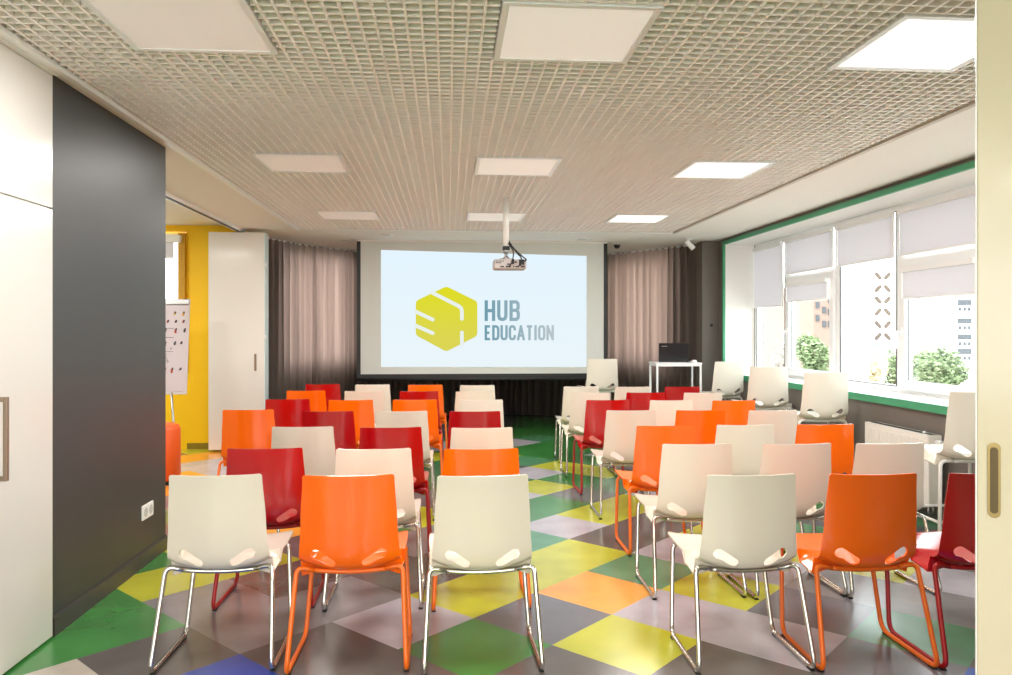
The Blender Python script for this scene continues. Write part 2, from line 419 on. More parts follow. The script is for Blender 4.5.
for (z, n_) in ((.84, 2), (.75, 4), (.66, 5), (.52, 3), (.24, 4)):
    for k in range(n_):
        x = .31 - k * .085 - rr.random() * .03; f.mi = rr.choice((0, 1, 2))
        f.box(x - .012, x + .008, -.006, -.0045, z + rr.uniform(-.015, .015), z + .03, Mx)
        f.mi = 0; f.box(x - .004, x + .012, -.0062, -.0045, z + .02, z + .042, Mx)
f.mi = 0
for z in (.70, .60, .45): f.box(-.25, .2, -.0055, -.0045, z, z + .004, Mx)
for k in range(16):
    x = -.2 + k * .025; z = rr.choice((.47, .40, .33)); f.box(x, x + .004, -.0055, -.0045, z, z + .03, Mx); f.box(x, x + .016, -.0055, -.0045, z + .015, z + .019, Mx)
for c_ in ((.05, .35), (.12, .37)):
    pts = [Mx @ Vector((c_[0] + .025 * math.cos(a * PI / 6), -.006, c_[1] + .025 * math.sin(a * PI / 6))) for a in range(12)]
    f.tube(pts, .002, 4, True)
f.build('handwriting', [ink, ink_r, ink_y], sh)
for pts in (((-.25, -.02, .78), (-.32, -.12, .02)), ((.2, -.02, .78), (.27, -.1, .02)), ((0, .15, 1.5), (0, .62, .02))):
    f = MB(); f.tube(pts, .012); f.build('leg', M['silver'], t)

# orange pouf
t = empty('pouf', (-2.77, 7.42, 0), 0, 'round orange upholstered pouf beside the dark grey wall end', 'pouf')
f = MB(); f.lathe([(.20, .03), (.235, .035), (.245, .06), (.245, .50), (.23, .535), (.19, .55), (.02, .555)], n=40); f.build('cushion', mat('orange_leatherette', rgb(236, 92, 16), .45), t)
f = MB(); f.lathe([(.21, .0), (.21, .03)], n=30); f.build('base', M['black'], t)

# ------------------------------------------------------------------ window wall on the right
XW, XG = 3.62, 4.03
YF, YN = 9.77, 3.3
ZS, ZT = .88, 2.55
b = MB()
b.box(XW, XG + .12, -6.2, YF + .02, 0, ZS - .02); b.box(XW, XG + .12, -6.2, YN, ZS - .02, ZC + .16); b.box(XW, XG + .12, YF + .02, 10.02, 0, ZC + .16)
b.box(XW, XG + .12, YN, YF + .02, ZT + .02, ZC + .16)
structure(b.build('wall_right', M['grey_wall']))
b = MB(); b.box(XW - .012, XW, YN, 9.95, 0, .07); structure(b.build('baseboard_right', mat('dark_skirting', rgb(70, 68, 66), .5)))
b = MB()
b.box(XW + .001, XG - .02, YF, YF + .02, ZS, ZT); b.box(XW + .001, XG + .1, YN, YF + .02, ZT, ZT + .02); b.box(XW + .001, XG - .02, YN, YN + .02, ZS, ZT)
structure(b.build('trim_9', M['white_paint']))
b = MB(); b.box(XW - .005, XG - .02, YN, YF, ZS - .02, ZS); structure(b.build('trim_10', mat('window_board_white', rgb(240, 240, 238), .25)))
b = MB()
b.box(XW - .03, XW, YN, YF + .04, ZT - .0, ZT + .045); b.box(XW - .03, XW, YF, YF + .04, ZS - .06, ZT); b.box(XW - .03, XW - .0051, YN, YF, ZS - .06, ZS + .001)
structure(b.build('trim_11', M['green']))
def frame(b, y0, y1, z0, z1, x0, x1, w):
    b.box(x0, x1, y0, y1, z0, z0 + w); b.box(x0, x1, y0, y1, z1 - w, z1)
    b.box(x0, x1, y0, y0 + w, z0 + w, z1 - w); b.box(x0, x1, y1 - w, y1, z0 + w, z1 - w)
def win_unit(n, y0, y1, sash, blind_z):
    zt = ZT
    b = MB(); frame(b, y0, y1, ZS, zt, XG - .02, XG + .06, .055)
    if sash: b.box(XG - .02, XG + .06, y0 + .055, y1 - .055, 2.03, 2.09)
    o = structure(b.build(f'window_{n}', M['pvc'], None, .004))
    if sash:
        b = MB(); frame(b, y0 + .03, y1 - .03, ZS + .03, 2.05, XG - .055, XG - .02, .085); b.build('sash', M['pvc'], o, .005)
        g = .115
        b = MB(); b.box(XG + .01, XG + .018, y0 + .05, y1 - .05, ZS + .05, 2.04); b.build('glass', M['glass'], o)
        b = MB(); b.box(XG + .01, XG + .018, y0 + .05, y1 - .05, 2.085, zt - .05); b.build('glass', M['glass'], o)
        b = MB(); frame(b, y0 + g - .006, y1 - g + .006, ZS + .108, 1.972, XG - .022, XG - .012, .007); b.build('seal', M['seal'], o)
        hy = y1 - .07 if n != 5 else y1 - .07
        b = MB(); b.box(XG - .066, XG - .055, hy - .016, hy + .016, 1.38, 1.46); b.tube([(XG - .07, hy, 1.42), (XG - .092, hy, 1.42), (XG - .096, hy, 1.40), (XG - .096, hy, 1.27)], .011, 8); b.build('handle', M['pvc'], o)
    else:
        b = MB(); b.box(XG + .01, XG + .018, y0 + .05, y1 - .05, ZS + .05, zt - .05); b.build('glass', M['glass'], o)
        b = MB(); frame(b, y0 + .05, y1 - .05, ZS + .05, zt - .05, XG - .026, XG - .016, .007); b.build('seal', M['seal'], o)
# far to near
win_unit(2, 8.80, 9.75, False, 1.72)
win_unit(3, 7.61, 8.80, True, 1.75)
win_unit(4, 6.52, 7.61, False, 2.08)
win_unit(5, 5.34, 6.52, True, 1.70)
win_unit(6, 4.30, 5.34, False, 2.08)
win_unit(7, 3.32, 4.30, True, 1.7)
def blind(y0, y1, z0, z1, x, lb):
    t = empty('roller_blind', (x, (y0 + y1) / 2, z0), 0, lb, 'roller blind', 'grey roller blinds on the windows')
    h = (y1 - y0) / 2
    f = MB(); f.box(-.03, .012, -h, h, z1 - z0 - .05, z1 - z0); f.build('cassette', M['pvc'], t, .006)
    f = MB(); f.box(-.004, -.001, -h + .012, h - .012, .015, z1 - z0 - .045); f.build('fabric', M['blind'], t)
    f = MB(); f.box(-.010, .004, -h + .01, h - .01, 0, .018); f.build('bottom_rail', M['pvc'], t, .003)
    for s_ in (-1, 1):
        f = MB(); f.box(-.012, .008, s_ * h - .008, s_ * h + .008, 0, z1 - z0 - .05); f.build('side_guide', M['pvc'], t)
blind(8.86, 9.70, 1.72, 2.50, XG - .05, 'tall grey roller blind on the farthest narrow window pane')
blind(7.66, 8.76, 2.085, 2.51, XG - .05, 'upper grey roller blind of the second window from the far end')
blind(7.72, 8.69, 1.76, 1.985, XG - .075, 'short lower grey roller blind on the second window from the far end')
blind(6.57, 7.56, 2.08, 2.50, XG - .05, 'grey roller blind above the clear middle window with the patterned facade')
blind(5.38, 6.48, 2.085, 2.51, XG - .05, 'upper grey roller blind of the window nearest the cream door')
blind(5.46, 6.40, 1.70, 1.985, XG - .075, 'lower grey roller blind on the opening sash nearest the cream door')
blind(4.35, 5.29, 2.0, 2.50, XG - .05, 'grey roller blind on the window hidden behind the cream door')

# radiators
def radiator(y0, y1, lb):
    t = empty('radiator', (3.47, (y0 + y1) / 2, 0), 0, lb, 'radiator', 'white panel radiators under the windows'); h = (y1 - y0) / 2
    f = MB(); f.box(0, .018, -h, h, .16, .66)
    n = int(2 * h / .033)
    for k in range(n):
        y = -h + .03 + k * (2 * h - .06) / (n - 1); f.box(-.004, .0, y - .008, y + .008, .19, .63)
    f.box(.085, .10, -h, h, .16, .66)
    f.build('panel', M['radiator'], t, .002)
    for a_, c_ in ((-h - .006, -h + .002), (h, h + .008)):
        f = MB(); f.box(.004, .10, a_, c_, .155, .665); f.build('side_cover', M['radiator'], t)
    f = MB(); f.box(.0, .10, -h, h, .661, .669); f.build('top_grille', M['radiator'], t, .001)
    f = MB()
    for k in range(int(2 * h / .02)): f.box(.025, .08, -h + .01 + k * .02, -h + .018 + k * .02, .6695, .671)
    f.build('grille_slot', M['seal'], t)
    f = MB(); f.tube([(.05, -h, .62), (.05, -h - .035, .62)], .010); f.tube([(.05, -h - .03, .62), (.05, -h - .085, .62), (.05, -h - .09, .62)], .021, 14); f.build('thermostat_valve', M['pvc'], t)
    f = MB(); f.lathe([(.012, .0), (.012, .012), (.006, .016)], axis='z', cx=.05, cy=-h + .12); v = f.build('vent_plug', M['pvc'], t); v.location = (0, 0, .669)
    for q in (.035, .07):
        f = MB(); f.tube(fillet([(q, -h + .05, .17), (q, -h + .05, .09), (q + .05 if q > .05 else q + .085, -h + .05, .09)], .02), .008, 8); f.build('pipe', M['silver'], t)
    for a_ in (-h + .1, h - .14):
        f = MB(); f.box(.102, .149, a_, a_ + .04, .3, .6); f.build('bracket', M['radiator'], t)
radiator(5.30, 6.14, 'white panel radiator with thermostat under the window nearest the camera')
radiator(7.72, 8.42, 'far white panel radiator partly hidden behind the white stools')

# ------------------------------------------------------------------ far end: bay wall, curtains, column
b = MB(); b.box(-2.9, -2.5, 9.68, 9.80, 0, ZC + .16); structure(b.build('wall_far_left', M['grey_wall']))
t = MB(); t.box(3.395, 3.62, 10.02, 10.25, 0, ZC - .001); t.box(3.52, 3.70, 10.251, 10.8, 0, ZC + .15); structure(t.build('wall_far_right', M['grey_wall']))
x, y, = 3.40, 10.02
t = empty('wall_sensor', (3.52, 10.02, 1.50), 0, 'small dark round sensor on the taupe column beside the window', 'sensor')
f = MB(); f.lathe([(.014, -.012), (.02, -.008), (.02, 0)], axis='y', base=(0, 0, 0)); f.build('disc', M['black'], t)

path = catmull([(-2.36, 9.72, 0), (-2.28, 10.1, 0), (-2.03, 10.72, 0), (-1.68, 11.25, 0), (-1.28, 11.7, 0), (-.6, 12.25, 0), (0.2, 12.7, 0), (1.1, 12.83, 0), (1.8, 12.5, 0), (2.42, 11.85, 0), (2.86, 11.25, 0), (3.2, 10.70, 0), (3.42, 10.33, 0)], 16)
L = [0]
for a, c in zip(path, path[1:]): L.append(L[-1] + (c - a).length)
def along(s):
    s = max(0, min(L[-1] - 1e-4, s)); i = 0
    while L[i + 1] < s: i += 1
    f = (s - L[i]) / (L[i + 1] - L[i]); p = path[i].lerp(path[i + 1], f)
    a, c = path[max(0, i - 3)], path[min(len(path) - 1, i + 4)]; d = (c - a).normalized()
    return p, Vector((-d.y, d.x, 0))
def s_of_u(u):
    best = None
    for k, p in enumerate(path):
        a = CY * p.x - SY * p.y; d = SY * p.x + CY * p.y; e = abs(506 + FPX * a / d - u)
        if best is None or e < best[0]: best = (e, L[k])
    return best[1]
def bay(b, s0, s1, z0, z1, o0=.15, o1=.29, st=.12):
    n = max(1, int(round((s1 - s0) / st)))
    for k in range(n):
        q = []
        for s_ in (s0 + (s1 - s0) * k / n, s0 + (s1 - s0) * (k + 1) / n):
            p, nn = along(s_); q.append((p + nn * o0, p + nn * o1))
        P = [q[0][0], q[0][1], q[1][1], q[1][0]]
        lo = [b.bm.verts.new((p.x, p.y, z0)) for p in P]; hi = [b.bm.verts.new((p.x, p.y, z1)) for p in P]
        b.face(lo[::-1]); b.face(hi)
        for i in range(4): b.face([lo[i], lo[(i + 1) % 4], hi[(i + 1) % 4], hi[i]])
LT = L[-1]
WL = (s_of_u(288), s_of_u(352) + .15); WR = (s_of_u(612) - .15, s_of_u(668))
b = MB()
bay(b, 0, LT, 0, .93); bay(b, 0, WL[0], .93, 2.79); bay(b, WL[1], WR[0], .93, 2.79); bay(b, WR[1], LT, .93, 2.79)
bay(b, WL[0], WL[1], 2.5, 2.79); bay(b, WR[0], WR[1], 2.5, 2.79)
structure(b.build('wall_far_bay', M['grey_wall']))
for n_, (a0, a1) in ((8, WR), (9, WL)):
    b = MB(); nn = 3
    for k in range(nn + 1):
        q = a0 + (a1 - a0) * k / nn; bay(b, q - .03 if k else q, q + .03 if k < nn else q, .98, 2.44, .20, .26)
    bay(b, a0, a1, .93, .98, .2, .26); bay(b, a0, a1, 2.44, 2.5, .2, .26)
    structure(b.build(f'window_{n_}', M['pvc']))
def curtain(s0, s1, lb, seed):
    rnd = random.Random(seed); b = MB(); step = .011; ns = int((s1 - s0) / step); zs = [0.015, .2, .5, .9, 1.3, 1.7, 2.0, 2.3, 2.5, 2.575, 2.622]
    ph = []; a = 0
    lam = .115
    for k in range(ns + 1):
        ph.append(a); 
        if k % 9 == 0: lam = rnd.uniform(.09, .17)
        a += 2 * PI * step / lam
    amps = [rnd.uniform(.6, 1.25) for _ in range(ns // 12 + 3)]
    rows = []
    for zi, z in enumerate(zs):
        row = []
        for k in range(ns + 1):
            p, n = along(s0 + k * step)
            q = k / 12; am = amps[int(q)] * (1 - q % 1) + amps[int(q) + 1] * (q % 1)
            hz = z / 2.6
            amp = (.052 - .012 * hz) * am
            if z > 2.45: amp *= .65
            w = math.sin(ph[k] + .5 * math.sin(ph[k] * .37 + z * .6) ) + .3 * math.sin(ph[k] * 2.13 + 1 + z * .4) * (1 if z > 2.2 else .6)
            row.append(b.bm.verts.new(p + n * (amp * w) + Vector((0, 0, z))))
        rows.append(row)
    for A, B in zip(rows, rows[1:]):
        for k in range(ns):
            f = b.face([A[k], A[k + 1], B[k + 1], B[k]]); f.smooth = True
    t = empty('curtain', (path[0].x, path[0].y, 0), 0, lb, 'curtain', 'taupe floor length curtains of the curved bay')
    o = b.build('cloth', M['curtain'], t); o.location = (-path[0].x, -path[0].y, 0)
    f = MB(); pts = []
    k = s0
    while k <= s1: pts.append(along(k)[0] + Vector((0, 0, 2.616))); k += .1
    f.tube(pts, .012, 6); o = f.build('curtain_rail', M['pvc'], t); o.location = (-path[0].x, -path[0].y, 0)
LT = L[-1]
curtain(0.02, 2.9, 'taupe curtain left of the projector screen with window glow behind', 1)
curtain(2.92, LT - 3.0, 'taupe curtain hanging in the middle behind the projector screen', 2)
curtain(LT - 2.98, LT - .02, 'taupe curtain right of the projector screen behind the laptop table', 3)

# ------------------------------------------------------------------ projector screen with its picture
YS = 10.25
TS = empty('projector_screen', (.48, YS, .80), 0, 'large white projector screen with black border showing a yellow logo', 'projector screen')
def sc(x, z): return x - .48, z - .80
f = MB(); x0, x1, z0, z1 = -1.205 - .48, 2.155 - .48, .80 - .80, 2.612 - .80
f.box(x0 + .05, x1 - .05, 0, .012, z0 + .04, z1); f.build('screen_cloth', M['screen'], TS)
f = MB(); f.box(x0, x0 + .05, -.002, .014, z0 + .05, z1); f.box(x1 - .05, x1, -.002, .014, z0 + .05, z1); f.box(x0, x1, -.004, .016, z0 - .015, z0 + .05); f.build('black_border', M['black'], TS)
f = MB(); f.tube([(x0, .005, z0 - .02), (x1, .005, z0 - .02)], .02, 12); f.build('weight_bar', M['black'], TS)
f = MB(); f.box(x0 - .0, x1 + .0, -.01, .07, z1 - .001, z1 + .017); f.build('casing', M['ceil'], TS)
def emis(name, nodes_col, s=1.0, ramp=None):
    m = bpy.data.materials.new(name); m.use_nodes = True; nt = m.node_tree; nt.nodes.clear()
    o = nt.nodes.new('ShaderNodeOutputMaterial'); e = nt.nodes.new('ShaderNodeEmission')
    e.inputs['Color'].default_value = nodes_col; e.inputs['Strength'].default_value = s / 1.62
    nt.links.new(e.outputs[0], o.inputs['Surface'])
    if ramp:
        tc = nt.nodes.new('ShaderNodeTexCoord'); sx = nt.nodes.new('ShaderNodeSeparateXYZ'); cr = nt.nodes.new('ShaderNodeValToRGB'); mr = nt.nodes.new('ShaderNodeMapRange')
        nt.links.new(tc.outputs['Object'], sx.inputs[0]); nt.links.new(sx.outputs[ramp[0]], mr.inputs['Value'])
        mr.inputs['From Min'].default_value = ramp[1]; mr.inputs['From Max'].default_value = ramp[2]
        nt.links.new(mr.outputs['Result'], cr.inputs['Fac']); cr.color_ramp.elements[0].color = ramp[3]; cr.color_ramp.elements[1].color = ramp[4]
        nt.links.new(cr.outputs[0], e.inputs['Color'])
    return m
# picture corners measured on the screen plane
def onscreen(u, v):
    X, Y, Z = ray(u, v); t = YS / Y; return X * t - .48, H_CAM + Z * t - .80
pic = [onscreen(381, 250), onscreen(586.5, 256), onscreen(586.5, 367), onscreen(381, 367)]
f = MB(); f.prism(pic[::-1], .002, Matrix.Translation((0, -.004, 0)))
PIC = f.build('projected_picture', emis('projected_light', rgb(228, 242, 250), 1.05, (2, .1, 1.7, rgb(232, 243, 247), rgb(226, 242, 252))), TS)
white = emis('logo_gap_white', rgb(236, 244, 240), 1)
yel = emis('logo_yellow', rgb(222, 220, 50), 1, ('Z', 0.5, 1.2, rgb(222, 216, 84), rgb(226, 224, 34)))
hexp = [(446.3, 286.3), (477.3, 301.5), (477.3, 335.8), (446.3, 351.6), (415.8, 335.2), (415.8, 301)]
hx = []
for i in range(6):   # rounded corners
    a, b_, c = Vector(hexp[i - 1]), Vector(hexp[i]), Vector(hexp[(i + 1) % 6]); u_ = (a - b_).normalized() * 3; v_ = (c - b_).normalized() * 3
    for k in range(5):
        q = k / 4; hx.append((b_ + u_) * (1 - q) ** 2 + b_ * 2 * q * (1 - q) + (b_ + v_) * q * q)
f = MB(); f.prism([onscreen(*p) for p in hx], .001, Matrix.Translation((0, -.006, 0))); lg = f.build('logo', yel, PIC)
def ribbon(b, pts, w, cap0=False, cap1=False, y=-.0075, round_=True):
    """flat stroke through pixel points"""
    pts = [Vector(onscreen(*p)) for p in pts]; n = len(pts); Lp, Rp = [], []
    for i, p in enumerate(pts):
        if 0 < i < n - 1:
            d0 = (p - pts[i - 1]).normalized(); d1 = (pts[i + 1] - p).normalized()
            n0 = Vector((-d0.y, d0.x)); n1 = Vector((-d1.y, d1.x)); m_ = (n0 + n1).normalized(); k = 1 / max(.35, m_.dot(n0))
        else:
            d0 = (pts[min(i + 1, n - 1)] - pts[max(i - 1, 0)]).normalized(); m_ = Vector((-d0.y, d0.x)); k = 1
        Lp.append(p + m_ * w / 2 * k); Rp.append(p - m_ * w / 2 * k)
    def cap(c, d):
        a0 = math.atan2(d.y, d.x); return [c + Vector((math.cos(a0 - PI / 2 + PI * k / 8), math.sin(a0 - PI / 2 + PI * k / 8))) * w / 2 for k in range(1, 8)]
    e = cap(pts[-1], pts[-1] - pts[-2]) if cap1 else []; s_ = cap(pts[0], pts[0] - pts[1]) if cap0 else []
    for i in range(n - 1):
        vs = [b.bm.verts.new((q.x, y, q.y)) for q in (Lp[i], Lp[i + 1], Rp[i + 1], Rp[i])]; b.face(vs)
    if cap1: b.face([b.bm.verts.new((q.x, y, q.y)) for q in [Rp[-1]] + e + [Lp[-1]]])
    if cap0: b.face([b.bm.verts.new((q.x, y, q.y)) for q in [Lp[0]] + s_ + [Rp[0]]])
f = MB(); W_ = .049
ribbon(f, [(430.5, 291.8), (458.5, 306), (461, 308), (461.9, 311), (461.9, 318.8)], W_, cap1=True)
f.build('logo_gap', white, lg); f = MB(); ribbon(f, [(414.8, 311.2), (432.8, 319.6)], W_, cap1=True)
f.build('logo_gap', white, lg); f = MB(); ribbon(f, [(414.8, 325.2), (432.8, 333.2)], W_, cap1=True)
f.build('logo_gap', white, lg); f = MB(); ribbon(f, [(461.9, 332.5), (461.9, 346.2)], W_, cap0=True)
gp = f.build('logo_gap', white, lg)
# condensed block lettering as strokes
def letters():
    tm = emis('lettering', rgb(120, 165, 180), 1, ('X', onscreen(484, 320)[0], onscreen(555, 320)[0], rgb(112, 158, 174), rgb(186, 200, 206)))
    G = {'H': [[(0, 0), (0, 1)], [(1, 0), (1, 1)], [(0, .5), (1, .5)]],
         'U': [[(0, 0), (0, .8), (.12, .95), (.35, 1), (.65, 1), (.88, .95), (1, .8), (1, 0)]],
         'B': [[(0, 0), (0, 1)], [(0, 0), (.7, 0), (.92, .08), (.97, .2), (.95, .36), (.75, .48), (0, .48)], [(.7, .48), (.93, .56), (1, .7), (.97, .9), (.75, 1), (0, 1)]],
         'E': [[(0, 0), (0, 1)], [(0, 0), (1, 0)], [(0, .5), (.85, .5)], [(0, 1), (1, 1)]],
         'D': [[(0, 0), (0, 1)], [(0, 0), (.6, 0), (.88, .07), (1, .22), (1, .78), (.88, .93), (.6, 1), (0, 1)]],
         'C': [[(1, .32), (1, .2), (.88, .05), (.65, 0), (.35, 0), (.12, .05), (0, .2), (0, .8), (.12, .95), (.35, 1), (.65, 1), (.88, .95), (1, .8), (1, .68)]],
         'A': [[(0, 1), (.5, 0)], [(.5, 0), (1, 1)], [(.2, .72), (.8, .72)]],
         'T': [[(-.05, 0), (1.05, 0)], [(.5, 0), (.5, 1)]],
         'I': [[(.5, 0), (.5, 1)]],
         'O': [[(.5, 0), (.3, 0), (.1, .06), (0, .2), (0, .8), (.1, .94), (.3, 1), (.7, 1), (.9, .94), (1, .8), (1, .2), (.9, .06), (.7, 0), (.5, 0)]],
         'N': [[(0, 1), (0, 0)], [(0, 0), (1, 1)], [(1, 1), (1, 0)]]}
    def word(txt, u0, v0, v1, widths, gaps, w):
        u = u0
        for ch, cw in zip(txt, widths):
            f = MB(); hp = w / .0134 / 2
            for st in G[ch]:
                ribbon(f, [(u + hp + p[0] * (cw - 2 * hp), v0 + (hp if True else 0) + p[1] * (v1 - v0 - 2 * hp)) for p in [(q[0], q[1]) for q in st]], w, y=-.0065)
                # square the ends of upright strokes up to the cap line
                for e_ in (st[0], st[-1]):
                    if e_[1] in (0, 1) and ch in 'HUTINA':
                        vv = v0 if e_[1] == 0 else v1; uu = u + hp + e_[0] * (cw - 2 * hp)
                        if ch == 'T' and e_[0] != .5: continue
                        ribbon(f, [(uu, vv), (uu, v0 + hp * 1.3 if e_[1] == 0 else v1 - hp * 1.3)], w, y=-.0066)
            for q in [z for z in G[ch] if ch in 'BED']:
                pass
            if ch in 'BED':
                for vv, s_ in ((v0, 1), (v1, -1)): ribbon(f, [(u + hp, vv), (u + hp, vv + s_ * hp * 1.3)], w, y=-.0066)
            f.build('letter_' + ch.lower(), tm, PIC); u += cw + gaps
    word('HUB', 484.6, 300.3, 321.0, (10.6, 10.4, 10.6), 1.9, .044)
    word('EDUCATION', 484.6, 325.2, 340.3, (6.6, 7.3, 7.3, 7.3, 8.0, 7.2, 3.0, 7.4, 7.6), .95, .033)
letters()

# ------------------------------------------------------------------ projector on its pole
t = empty('projector', (.52, 6.87, ZC + .012), 0, 'grey projector hanging from the grid ceiling on a white pole', 'projector')
f = MB(); f.tube([(0, 0, .04), (0, 0, -.50)], .027, 18); pole = f.build('pole', M['white_tube'], t)
f = MB(); f.box(-.07, .05, -.06, .06, .0, .006); f.build('ceiling_plate', M['seal'], t)
f = MB(); f.tube([(0.0, 0, -.50), (0, 0, -.515)], .03, 16); f.tube([(0, 0, -.51), (0, 0, -.57)], .016, 12); f.lathe([(.03, -.575), (.035, -.568), (.018, -.54)], n=16)
for a in range(4):
    f.tube([(0, 0, -.56), (.08 * math.cos(a * PI / 2 + .7), .08 * math.sin(a * PI / 2 + .7), -.576)], .007, 6)
f.build('mount', M['silver'], t)
pg_ = mat('projector_grey', rgb(176, 166, 162), .45)
f = MB(); f.box(-.115, .175, -.11, .11, -.665, -.578); body = f.build('projector_body', pg_, t, .014, seg=3)
f = MB(); f.lathe([(.036, 0), (.036, .03), (.03, .035)], axis='y', base=(-.05, .105, -.62)); f.build('lens', M['black'], t)
f = MB()
for k in range(6): f.box(-.095 + k * .012, -.09 + k * .012, -.112, -.109, -.605, -.6 + .01)
for x_, w_, z_, h_ in ((-.06, .035, -.652, .012), (-.01, .045, -.652, .014), (.055, .012, -.65, .01), (.075, .03, -.652, .012), (.125, .035, -.652, .013), (.0, .03, -.63, .012), (.07, .02, -.612, .01), (-.1, .05, -.615, .006), (.03, .05, -.6, .005)):
    f.box(x_, x_ + w_, -.1125, -.109, z_, z_ + h_)
f.build('port_panel', M['black'], body)
for pts in (((.02, -.02, -.43), (.06, -.05, -.5), (.055, -.10, -.57), (.04, -.14, -.61), (.02, -.12, -.645)),
            ((.025, -.01, -.42), (.07, -.05, -.48), (.12, -.10, -.55), (.125, -.15, -.60), (.10, -.12, -.645)),
            ((.02, 0, -.42), (.09, -.05, -.5), (.14, -.08, -.55), (.17, -.13, -.585), (.15, -.12, -.60)),
            ((.025, .01, -.4), (.06, -.04, -.47), (.10, -.08, -.53), (.125, -.13, -.57), (.12, -.12, -.64))):
    f = MB(); f.tube(catmull(pts, 5), .0055, 6); f.build('cable', M['rubber'], t)
for x_, z_ in ((.05, -.595), (.115, -.6), (.14, -.60)):
    f = MB(); f.box(x_ - .01, x_ + .012, -.15, -.128, z_ - .03, z_ + .015); f.build('cable_plug', M['rubber'], t, .003)
f = MB(); f.box(-.03, .032, -.034, .03, -.49, -.455); f.build('cable_tie', M['rubber'], t, .004)

# ------------------------------------------------------------------ chairs
def shell_mesh():
    prof = [(.300, .420), (.287, .431), (.25, .434), (.15, .426), (.02, .415), (-.08, .409), (-.150, .408), (-.186, .416), (-.212, .436), (-.224, .468), (-.229, .51), (-.232, .57), (-.236, .66), (-.240, .74), (-.246, .82)]
    P = catmull([(0, y, z) for y, z in prof], 6); S = [0]
    for a, c in zip(P, P[1:]): S.append(S[-1] + (c - a).length)
    T = S[-1]
    def at(s):
        s = max(0, min(T - 1e-5, s)); i = 0
        while S[i + 1] < s: i += 1
        return P[i].lerp(P[i + 1], (s - S[i]) / (S[i + 1] - S[i])), (P[min(i + 2, len(P) - 1)] - P[max(i - 1, 0)]).normalized()
    keys = [(0, .205), (.05, .226), (.15, .228), (.28, .224), (.38, .218), (.46, .212), (.55, .210), (.7, .201), (T, .190)]
    def half(s):
        for (a, wa), (c, wc) in zip(keys, keys[1:]):
            if s <= c: q = (s - a) / (c - a); q = q * q * (3 - 2 * q); return wa + (wc - wa) * q
        return keys[-1][1]
    def s_at_z(z):    # on the back part
        lo, hi = .42, T
        for _ in range(40):
            m = (lo + hi) / 2
            if at(m)[0].z < z: lo = m
            else: hi = m
        return lo
    def curl(s):
        q = s / T
        if s < .3: return .016 + .006 * s / .3
        if s < .5: return .022 + .024 * (s - .3) / .2
        return .046 - .022 * (s - .5) / (T - .5)
    # flat outline in (x, s)
    nS = 46; out = []
    ss = [T * k / nS for k in range(nS + 1)]
    rc = .045; rt = .009
    def w_at(s):
        w = half(s)
        if s < rc: w -= rc - math.sqrt(max(0, rc * rc - (rc - s) ** 2))
        if s > T - rt: w -= rt - math.sqrt(max(0, rt * rt - (s - T + rt) ** 2))
        return w
    dens = sorted(set([0, .003, .01, .02, .033] + ss[2:-1] + [T - .016, T - .008, T - .003, T]))
    right = [(w_at(s), s) for s in dens]; left = [(-x, s) for x, s in reversed(right)]
    outline = right + [(right[-1][0] * (1 - k / 12), T) for k in range(1, 24)] + left + [(left[-1][0] * (1 - k / 12), 0) for k in range(1, 24)]
    def slot(sg):
        a = Vector((.134 * sg, s_at_z(.480))); c = Vector((.074 * sg, s_at_z(.447))); d = (c - a).normalized(); n = Vector((-d.y, d.x)); pts = []
        for k in range(9):
            t = PI / 2 + PI * k / 8; pts.append(a + (d * math.cos(t) + n * math.sin(t)) * .0245)
        for k in range(9):
            t = -PI / 2 + PI * k / 8; pts.append(c + (d * math.cos(t) + n * math.sin(t)) * .0195)
        return [(p.x, p.y) for p in pts]
    holes = [slot(1), slot(-1)]
    def inside(p, poly, m=0):
        x, y = p; c = False; n = len(poly)
        for i in range(n):
            x1, y1 = poly[i]; x2, y2 = poly[(i + 1) % n]
            if (y1 > y) != (y2 > y) and x < (x2 - x1) * (y - y1) / (y2 - y1) + x1: c = not c
        return c
    def near(p, poly, d):
        return any((p[0] - q[0]) ** 2 + (p[1] - q[1]) ** 2 < d * d for q in poly)
    pts = [Vector(p) for p in outline]; cons = [(i, (i + 1) % len(outline)) for i in range(len(outline))]
    for h in holes:
        b0 = len(pts); pts += [Vector(p) for p in h]; cons += [(b0 + i, b0 + (i + 1) % len(h)) for i in range(len(h))]
    k = .008
    s = .012
    while s < T - .006:
        n = 13; w = half(s) - .01
        for i in range(-n, n + 1):
            p = (w * i / n, s)
            if inside(p, outline) and not any(inside(p, h) or near(p, h, .006) for h in holes) and not near(p, outline, .007): pts.append(Vector(p))
        s += .0085 if .33 < s < .56 else .018
    V, E_, F, *_ = delaunay_2d_cdt(pts, cons, [], 0, 1e-6)
    bm = bmesh.new(); bv = []
    for p in V:
        c, d = at(p.y); nrm = Vector((0, d.z, -d.y))   # sitter's side
        if nrm.z < 0 and p.y < .3: nrm = -nrm
        x = p.x; q = min(1.0, abs(x) / half(p.y))
        if p.y >= .3 and nrm.y < 0: nrm = -nrm
        bv.append(bm.verts.new(Vector((x, c.y, c.z)) + nrm * (curl(p.y) * q * q * q ** .3)))
    for f in F:
        c = sum((V[i] for i in f), Vector((0, 0))) / len(f)
        if inside(c, outline) and not any(inside(c, h) for h in holes):
            fc = bm.faces.new([bv[i] for i in f]); fc.smooth = True
    for v in [v for v in bm.verts if not v.link_faces]: bm.verts.remove(v)
    bmesh.ops.recalc_face_normals(bm, faces=bm.faces)
    # thickness
    th = .0075
    bm.normal_update()
    top = list(bm.verts); nv = {v: bm.verts.new(v.co + v.normal * th) for v in top}; fs = list(bm.faces)
    for f in fs:
        g = bm.faces.new([nv[v] for v in reversed(f.verts)]); g.smooth = True
